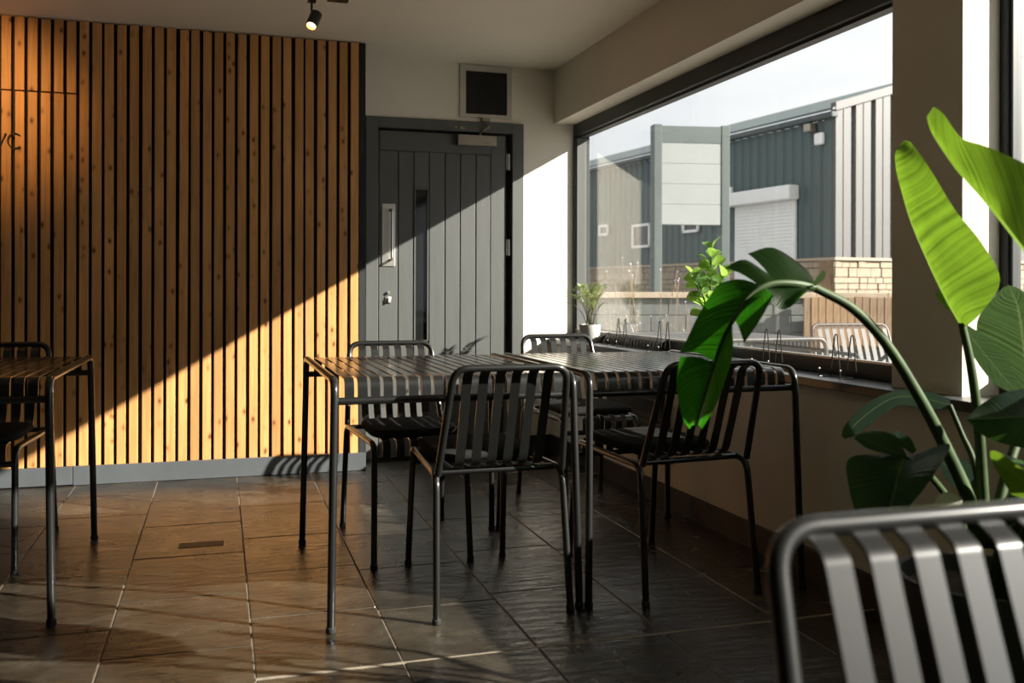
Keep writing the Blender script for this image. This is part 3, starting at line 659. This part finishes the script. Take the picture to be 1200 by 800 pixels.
# more stalks and leaves, out of view, added to keep sun off the floor
def shade_leaf(az, reach, h, ln, wd, mat='leaf', droop=.25):
    a = math.radians(az); dr = Vector((math.cos(a), math.sin(a), 0)); sd_ = Vector((-dr.y, dr.x, 0))
    top = dr * reach + Vector((0, 0, h))
    path = curve([Vector((dr.x * .03, dr.y * .03, .3)), dr * reach * .35 + Vector((0, 0, .3 + (h - .3) * .55)), top], 8)
    obj('stalk', MB().tube(path, 1, 8, scale=[.014 - .006 * i / (len(path) - 1) for i in range(len(path))]), M['stem'], bp_)
    rows__ = []
    for i in range(7):
        s = i / 6; c = top + dr * ln * s * .75 + Vector((0, 0, ln * (s * .75 - droop * 3 * s * s)))
        wdt = wd * math.sin(PI * min(1, .08 + s * .92)) ** .7 if i < 6 else .004
        rows__.append((c + sd_ * wdt + Vector((0, 0, wdt * .35)), c, c - sd_ * wdt + Vector((0, 0, wdt * .35))))
    obj('leaf', blade(rows__, 4), M[mat], bp_, smooth=80)
for a in ((-72, .20, .80, .50, .15), (-85, .34, .95, .5, .15), (-100, .50, .75, .5, .15), (-75, .55, 1.05, .5, .15), (-115, .30, .6, .42, .13), (-70, .70, .7, .5, .15), (-88, .75, 1.0, .5, .15), (-84, .12, .52, .42, .13)): shade_leaf(*a)
# pot
pt = empty('planter', PB, label='round charcoal planter holding the big paddle-leaved plant', cat='planter')
obj('planter_body', MB().lathe([(.02, 0), (.15, 0), (.155, .01), (.185, .36), (.187, .375), (.172, .375), (.168, .33), (.02, .33)], (0, 0, 0), 36), M['pot_dark'], pt)
obj('soil', MB().lathe([(.005, .335), (.166, .332), (.166, .338), (.005, .345)], (0, 0, 0), 24), M['soil'], pt)

# small palm on the sill
pp = Vector((2.062, 5.20, ZS))
po = empty('plant_pot', pp, label='pale grey ceramic pot holding a small palm on the sill', cat='pot')
obj('pot_body', MB().lathe([(.02, 0), (.055, 0), (.058, .004), (.0625, .098), (.063, .104), (.057, .104), (.055, .088), (.02, .088)], (0, 0, 0), 36), M['pot'], po)
obj('soil', MB().lathe([(.004, .089), (.054, .088), (.054, .091), (.004, .095)], (0, 0, 0), 20), M['soil'], po)
pa = empty('potted_palm', pp + Vector((0, 0, .09)), label='small feathery palm growing in the pale pot on the sill', cat='plant')
rnd = random.Random(3)
for k in range(22):
    az = k * 2.4 + rnd.uniform(-.3, .3); rch = rnd.uniform(.08, .21); h = rnd.uniform(.14, .27)
    if math.cos(az) > .1: rch = min(rch, .075 / max(math.cos(az), .3))
    d = Vector((math.cos(az), math.sin(az), 0)); s0 = Vector((rnd.uniform(-.02, .02), rnd.uniform(-.02, .02), 0))
    path = curve([s0, s0 + d * rch * .25 + Vector((0, 0, h * .6)), s0 + d * rch * .65 + Vector((0, 0, h * .95)), s0 + d * rch + Vector((0, 0, h * .93))], 6)
    obj('frond_stem', MB().tube(path, 1, 5, scale=[.0022 - .0016 * i / (len(path) - 1) for i in range(len(path))]), M['brown_stem'] if k % 3 else M['stem'], pa)
    m = MB(); m.uv = []
    n = len(path); sd_ = Vector((-d.y, d.x, 0))
    for i in range(int(n * .42), n):
        tt = (path[i] - path[i - 1]).normalized()
        for s in (-1, 1):
            ln = .045 * (1 - .45 * (i / n - .42)); dirn = (sd_ * s * .8 + tt * .75 + Vector((0, 0, .1))).normalized(); w = tt.cross(dirn).cross(dirn).normalized() * .0032
            a = path[i]; b = a + dirn * ln * .45; c = a + dirn * ln - Vector((0, 0, .008))
            if a.x + pp.x > 2.12: continue
            o_ = len(m.v); m.v += [tuple(a), tuple(b + w), tuple(c), tuple(b - w)]; m.uv += [(0, 0), (.5, .6), (1, 0), (.5, -.6)]; m.f.append((o_, o_ + 1, o_ + 2, o_ + 3))
    if m.f: obj('frond', m, M['palm'], pa, smooth=0)

# thick-leaved shrub on the sill
sp_ = Vector((2.058, 3.76, ZS))
so = empty('plant_pot', sp_, label='small charcoal pot holding the round-leaved shrub on the sill', cat='pot')
obj('pot_body', MB().lathe([(.02, 0), (.045, 0), (.05, .09), (.05, .096), (.044, .096), (.043, .08), (.02, .08)], (0, 0, 0), 30), M['pot_dark'], so)
obj('soil', MB().lathe([(.004, .081), (.0425, .08), (.0425, .083), (.004, .086)], (0, 0, 0), 20), M['soil'], so)
sh = empty('leafy_shrub', sp_ + Vector((0, 0, .085)), label='bushy shrub with thick round glossy leaves on the sill by the glass', cat='plant')
def rleaf(at, dirn, ln, wd, parent):
    dirn = dirn.normalized(); side = dirn.cross(Vector((0, 0, 1)));
    if side.length < .05: side = Vector((1, 0, 0))
    side.normalize(); up = side.cross(dirn).normalized(); ro_ = rnd.uniform(-1.3, 1.3); side, up = side * math.cos(ro_) + up * math.sin(ro_), up * math.cos(ro_) - side * math.sin(ro_); rows__ = []
    for i in range(7):
        s = i / 6; c = at + dirn * ln * s + up * (.10 * ln * math.sin(PI * s * .8))
        w_ = wd * (math.sin(PI * s ** 1.3 * .88 + .1)) if i < 6 else wd * .22
        rows__.append((c + side * w_ + up * w_ * .3, c, c - side * w_ + up * w_ * .3))
    return obj('leaf', blade(rows__, 2), M['clusia'], parent, smooth=80)
tips = [((0, -.01, .39), 9), ((-.01, .13, .27), 9), ((-.01, -.12, .27), 7), ((-.03, .04, .24), 8), ((0, .06, .15), 7), ((.0, .0, .31), 6)]
for (tx_, ty2, tz), nl in tips:
    tip = Vector((tx_, ty2, tz)); path = curve([Vector((0, 0, 0)), Vector((tx_ * .3, ty2 * .3, tz * .55)), tip], 6)
    obj('twig', MB().tube(path, .0035, 6), M['stem'], sh)
    for k in range(nl):
        az = k * 2.4 + ty2 * 20; el = .8 - 1.0 * (k / nl); q = path[-1 - (k // 2)]
        dv = Vector((math.cos(az) * math.cos(el) * .75, math.sin(az) * math.cos(el), math.sin(el)))
        ln = rnd.uniform(.06, .078)
        if (sp_ + q + dv * ln).x > 2.168: dv.x = -abs(dv.x) * .4
        rleaf(q, dv, ln, rnd.uniform(.027, .034), sh)

# ------------------------------------------------------------------ outside
M['paving'] = plain('outdoor_paving', (.21, .20, .185), .85, scale=4, var=.15, bump=.1)
M['block'] = plain('grey_concrete_block', (.125, .132, .125), .9, scale=7, var=.14, bump=.25, bscale=40)
M['mortar'] = plain('pale_mortar', (.20, .19, .18), .95)
M['coping'] = plain('pale_stone_coping', (.36, .29, .215), .85, scale=6, var=.12)
M['green_clad'] = plain('dark_green_cladding', (.055, .085, .083), .5, scale=1.5, var=.08)
M['silver_clad'] = plain('pale_grey_cladding', (.085, .082, .082), .5, .0, scale=1.5, var=.05)
M['dark_clad'] = plain('dark_joint', (.05, .065, .065), .6)
M['stone'] = plain('buff_stone', (.30, .24, .175), .9, scale=5, var=.16, bump=.3, bscale=25)
M['white_metal'] = plain('white_painted_metal', (.72, .72, .70), .5, var=.03)
M['sign_frame'] = plain('grey_green_sign_metal', (.085, .105, .10), .6, scale=3, var=.05)
M['sign_panel'] = plain('blank_pale_sign_board', (.27, .285, .28), .5, scale=2, var=.03)
M['grey_metal'] = plain('pale_outdoor_metal', (.055, .053, .05), .5, scale=20, var=.08)
M['flower'] = plain('pale_lilac_flower', (.36, .34, .40), .8, scale=30, var=.1)
obj('ground_outside', MB().box((2.26, -30, -.12), (60, 60, .015)), M['paving'], kind='structure', label='grey paved yard outside the window', cat='ground')

# block wall square to the view, with coping
bw = Vector((FW.x * 12, FW.y * 12, 0)); ang = math.atan2(RT.y, RT.x)
wal = empty('garden_wall', bw, ang, label='low grey concrete block wall with pale coping across the yard', cat='wall')
obj('mortar_core', MB().box((.2, .012, -.1), (22.0, .2, .905)), M['mortar'], wal)
bk = MB().box((-.215, 0, 0), (.215, .1, .205), bev=.006).mesh('block')
for r in range(4):
    z = .905 - (r + 1) * .215 + .005; x = .42 + (.22 if r % 2 else 0)
    while x < 21.8:
        obj('block', bk, M['block'], wal, loc=(x, random.uniform(-.004, .004), z)); x += .44
cp = MB().box((-.448, -.05, 0), (.448, .24, .072), bev=.006).mesh('coping_stone'); x = .65
while x < 21.6: obj('coping_stone', cp, M['coping'], wal, loc=(x, 0, .907)); x += .9
# timber screen fixed in front of the wall
fx0 = (942 - 600) / FPX * 11.8; fe = empty('timber_screen', bw - Vector((FW.x, FW.y, 0)) * .2, ang, label='upright timber board screen in front of the block wall', cat='fence')
fb_ = MB().box((-.042, 0, 0), (.042, .022, .60), bev=.003).mesh('board')
for k in range(26): obj('board', fb_, M['fence_wood'], fe, loc=(fx0 + .045 + k * .0905, random.uniform(-.004, .004), .325 + random.uniform(-.008, .008)))
for z in (.42, .8): obj('batten', MB().box((fx0, .022, z), (fx0 + 2.36, .05, z + .06)), M['fence_wood'], fe)
for x in (.1, 1.2, 2.25): obj('screen_post', MB().box((fx0 + x, .05, -.02), (fx0 + x + .07, .12, .9)), M['fence_wood'], fe)

# industrial unit: dark green long side, pale gable end
GC = P(978, 339, 20); GC.z = 0
gdir = Vector((-.121, .993, 0)).normalized(); ga = math.atan2(gdir.y, gdir.x)       # local +x runs along the long side, away
bd = empty('industrial_building', GC, ga, label='dark green corrugated industrial unit with pale gable end and stone base', cat='building')
# local frame: x along the long side, y to the left of it (towards our window), so outward face of the long side is y=0 facing +y
LEN, ZB0, ZE = 26.0, 1.70, 4.62
obj('long_wall', MB().box((0, -.3, ZB0), (LEN, -.04, ZE)), M['green_clad'], bd)
rb_ = MB().add([(0, -.04, 0), (.05, 0, 0), (.11, 0, 0), (.16, -.04, 0), (0, -.04, ZE - ZB0), (.05, 0, ZE - ZB0), (.11, 0, ZE - ZB0), (.16, -.04, ZE - ZB0)],
              [(0, 1, 5, 4), (1, 2, 6, 5), (2, 3, 7, 6), (0, 3, 2, 1), (4, 5, 6, 7)]).mesh('cladding_rib', 20)
def u_to_x(u):            # position along the long side under a picture column
    r = ray(u, 339); A = GC; det = r.x * (-gdir.y) + gdir.x * r.y
    s = (r.x * (A.y) - r.y * (A.x)) / (r.y * gdir.x - r.x * gdir.y); return s
x = .1
while x < LEN - .2: obj('cladding_rib', rb_, M['green_clad'], bd, loc=(x, 0, ZB0)); x += .30
obj('corner_trim', MB().box((.07, -.2, ZB0), (.32, .012, ZE)), M['green_clad'], bd)
obj('gutter', MB().box((-.05, -.05, ZE), (LEN, .14, ZE + .13), bev=.03), M['dark_clad'], bd)
obj('roof', MB().add([(-.05, .1, ZE + .15), (LEN, .1, ZE + .15), (LEN, -9, ZE + 2.9), (-.05, -9, ZE + 2.9), (-.05, .1, ZE + .2), (LEN, .1, ZE + .2), (LEN, -9, ZE + 2.95), (-.05, -9, ZE + 2.95)],
     [(0, 1, 2, 3), (4, 5, 6, 7), (0, 1, 5, 4), (1, 2, 6, 5), (2, 3, 7, 6), (3, 0, 4, 7)]), M['green_clad'], bd)
# gable end (faces local -x), ribs rising with the roof
gz = lambda y: ZE + .16 + .305 * (-y)
obj('gable_wall', MB().add([(.06, -.02, ZB0), (.06, -9, ZB0), (.06, -9, gz(-9)), (.06, -.02, gz(0)), (.3, -.02, ZB0), (.3, -9, ZB0), (.3, -9, gz(-9)), (.3, -.02, gz(0))],
     [(0, 1, 2, 3), (4, 5, 6, 7), (0, 3, 7, 4), (0, 1, 5, 4), (2, 3, 7, 6), (1, 2, 6, 5)]), M['dark_clad'], bd)
for k in range(16):
    y0 = .012 - k * .55; y1 = y0 - .47; rbm = MB()
    rbm.add([(.06, y0, ZB0), (-.01, y0 - .03, ZB0), (-.01, y1 + .03, ZB0), (.06, y1, ZB0), (.06, y0, gz(y0)), (-.01, y0 - .03, gz(y0 - .03)), (-.01, y1 + .03, gz(y1 + .03)), (.06, y1, gz(y1))],
            [(0, 1, 5, 4), (1, 2, 6, 5), (2, 3, 7, 6), (0, 3, 2, 1), (4, 5, 6, 7)])
    rbm.box((-.022, (y0 + y1) / 2 - .006, ZB0), (-.01, (y0 + y1) / 2 + .006, gz(y1) - .02))
    obj('gable_sheet', rbm, M['silver_clad'], bd, smooth=20)
obj('verge_trim', MB().add([(-.06, .02, gz(0) - .02), (.1, .02, gz(0) - .02), (.1, -9, gz(-9) - .02), (-.06, -9, gz(-9) - .02), (-.06, .02, gz(0) + .16), (.1, .02, gz(0) + .16), (.1, -9, gz(-9) + .16), (-.06, -9, gz(-9) + .16)],
     [(0, 1, 2, 3), (4, 5, 6, 7), (0, 1, 5, 4), (1, 2, 6, 5), (2, 3, 7, 6), (3, 0, 4, 7)]), M['silver_clad'], bd)
# stone base: coursed blocks on both faces
obj('base_core', MB().box((.08, -9, -.1), (LEN, -.08, ZB0 - .02)), M['mortar'], bd)
obj('base_ledge', MB().box((-.04, -9, ZB0 - .06), (LEN, .02, ZB0)), M['coping'], bd)
smesh = {}
def stone(w, h, ax):
    k = (round(w, 2), round(h, 2), ax)
    if k not in smesh:
        d = .09; smesh[k] = (MB().box((0, -d, 0), (k[0] - .014, .0, k[1] - .014), bev=.008) if ax == 'x' else MB().box((0, -k[0] + .014, 0), (d, 0, k[1] - .014), bev=.008)).mesh('stone')
    return smesh[k]
z = .86
while z < ZB0 - .1:
    h = min(random.choice([.13, .17, .2]), ZB0 - .06 - z)
    x = .0
    while x < 12: w = random.choice([.26, .34, .42]); obj('stone', stone(w, h, 'x'), M['stone'], bd, loc=(x, random.uniform(-.03, -.01), z)); x += w
    y = .0
    while y > -6.5: w = random.choice([.22, .3, .4]); obj('stone', stone(w, h, 'y'), M['stone'], bd, loc=(random.uniform(.0, .03), y, z)); y -= w
    z += h
obj('down_pipe', MB().box((.06, -.02, -.05), (.42, .05, ZB0 - .06), bev=.01), M['fence_wood'], bd)
# roller shutter
xa, xb = u_to_x(933), u_to_x(862)
ro = obj('roller_shutter', MB().box((xa, -.02, .3), (xb, .03, 3.3)), M['white_metal'], bd)
sl = MB()
for k in range(36): sl.box((xa + .03, .03, .35 + k * .08), (xb - .03, .045, .415 + k * .08))
obj('shutter_slats', sl, M['white_metal'], ro)
obj('shutter_box', MB().box((xa - .1, 0, 3.0), (xb + .35, .30, 3.32), bev=.03), M['white_metal'], bd)
def bwin(u0, u1, v0, v1):
    a, b_ = u_to_x(u1), u_to_x(u0); dd = ((GC + gdir * ((a + b_) / 2)) ).dot(FW)
    z1 = CZ + (VH - v0) * dd / FPX; z0 = CZ + (VH - v1) * dd / FPX; fr = MB(); t_ = .07
    for lo, hi in (((a, 0, z0), (b_, .06, z0 + t_)), ((a, 0, z1 - t_), (b_, .06, z1)), ((a, 0, z0), (a + t_, .06, z1)), ((b_ - t_, 0, z0), (b_, .06, z1))): fr.box(lo, hi)
    f_ = obj('window_frame', fr, M['white_metal'], bd); obj('pane', MB().box((a, -.01, z0), (b_, .015, z1)), M['dark_glass'], f_)
bwin(742, 763, 262, 290); bwin(801, 820, 246, 272); bwin(703, 714, 263, 276)
xq = u_to_x(962)
al = obj('alarm_box', MB().box((xq - .13, 0, 4.1), (xq + .13, .1, 4.36), bev=.04), M['white_metal'], bd)
obj('wall_light', MB().box((.55, 0, 4.4), (.75, .2, 4.58), bev=.03), M['steel_dark'], bd)
obj('junction_box', MB().box((xb + .1, 0, 3.35), (xb + .3, .06, 3.5), bev=.01), M['white_metal'], bd)

# free-standing sign
SG = P(766, 339, 14); SG.z = 0; SE = P(855, 339, 14.15); SE.z = 0
sa = (SE - SG); sl_ = sa.length; sang = math.atan2(sa.y, sa.x)
sg = empty('yard_sign', SG, sang, label='blank pale board sign on two grey-green posts in the yard', cat='sign')
for x in (0, sl_ - .125): obj('sign_post', MB().box((x, 0, -.05), (x + .125, .2, 3.44), bev=.008), M['sign_frame'], sg)
obj('sign_header', MB().box((.125, .008, 3.17), (sl_ - .125, .15, 3.42), bev=.004), M['sign_frame'], sg)
zz = 1.97
for k in range(4):
    obj('sign_board', MB().box((.125, .012, zz), (sl_ - .125, .14, zz + .297), bev=.003), M['sign_panel'], sg); zz += .30

# outdoor furniture
oc = chair_mesh('outdoor_armchair', 10, .265, True)
for ch in oc.children: ch.data = ch.data.copy(); ch.data.materials.clear(); ch.data.materials.append(M['grey_metal'])
t_ = P(989, 377, 6.15); oc.location = (t_.x, t_.y - .40, .015); oc.rotation_euler = (0, 0, math.radians(176)); tag(oc, 'pale metal slatted armchair in the yard before the timber screen', 'chair', 'pale outdoor armchairs')
oc2 = dup(oc); t_ = P(806, 379, 6.4); oc2.location = (t_.x - .05, t_.y, .015); oc2.rotation_euler = (0, 0, math.radians(255)); tag(oc2, 'pale metal slatted armchair in the yard before the grey block wall', 'chair', 'pale outdoor armchairs')
ot = dup(table0); ot.name = 'outdoor_table'; t_ = P(938, 397, 5.05); ot.location = (t_.x - .35, t_.y + .35, .015); ot.rotation_euler = (0, 0, math.radians(90)); tag(ot, 'slatted metal table standing outside in the yard', 'table', 'outdoor tables')
for ch in ot.children: ch.data = ch.data.copy(); ch.data.materials.clear(); ch.data.materials.append(M['grey_metal'])
# wild flowers outside the glass
def wild(at, n, h, label, seed):
    r = random.Random(seed); w = empty('wild_flower', at, label=label, cat='plant', group='wild flowers outside'); st = MB(); fl = MB()
    for k in range(n):
        x0, y0 = r.uniform(-.12, .12), r.uniform(-.25, .25); hh = h * r.uniform(.55, 1.0); lx, ly = r.uniform(-.15, .15), r.uniform(-.25, .25)
        p = curve([Vector((x0, y0, 0)), Vector((x0 + lx * .4, y0 + ly * .3, hh * .55)), Vector((x0 + lx, y0 + ly, hh))], 5); st.tube(p, .0022, 5)
        fl.ball(p[-1], r.uniform(.004, .010), 7)
        for q in range(1):
            s = p[len(p) // 2 + q]; e = s + Vector((r.uniform(-.08, .08), r.uniform(-.1, .1), r.uniform(.1, .2))); st.tube([s, e], .0018, 4); fl.ball(e, r.uniform(.003, .007), 6)
    obj('stems', st, M['fence_wood'], w); obj('flower_heads', fl, M['flower'], w)
wild((3.15, 7.0, .015), 14, 1.28, 'dry stalks with small pale flowers outside near the palm', 1)
wild((3.55, 7.1, .015), 9, 1.18, 'dry stalks with lilac flowers outside in front of the sign', 5)
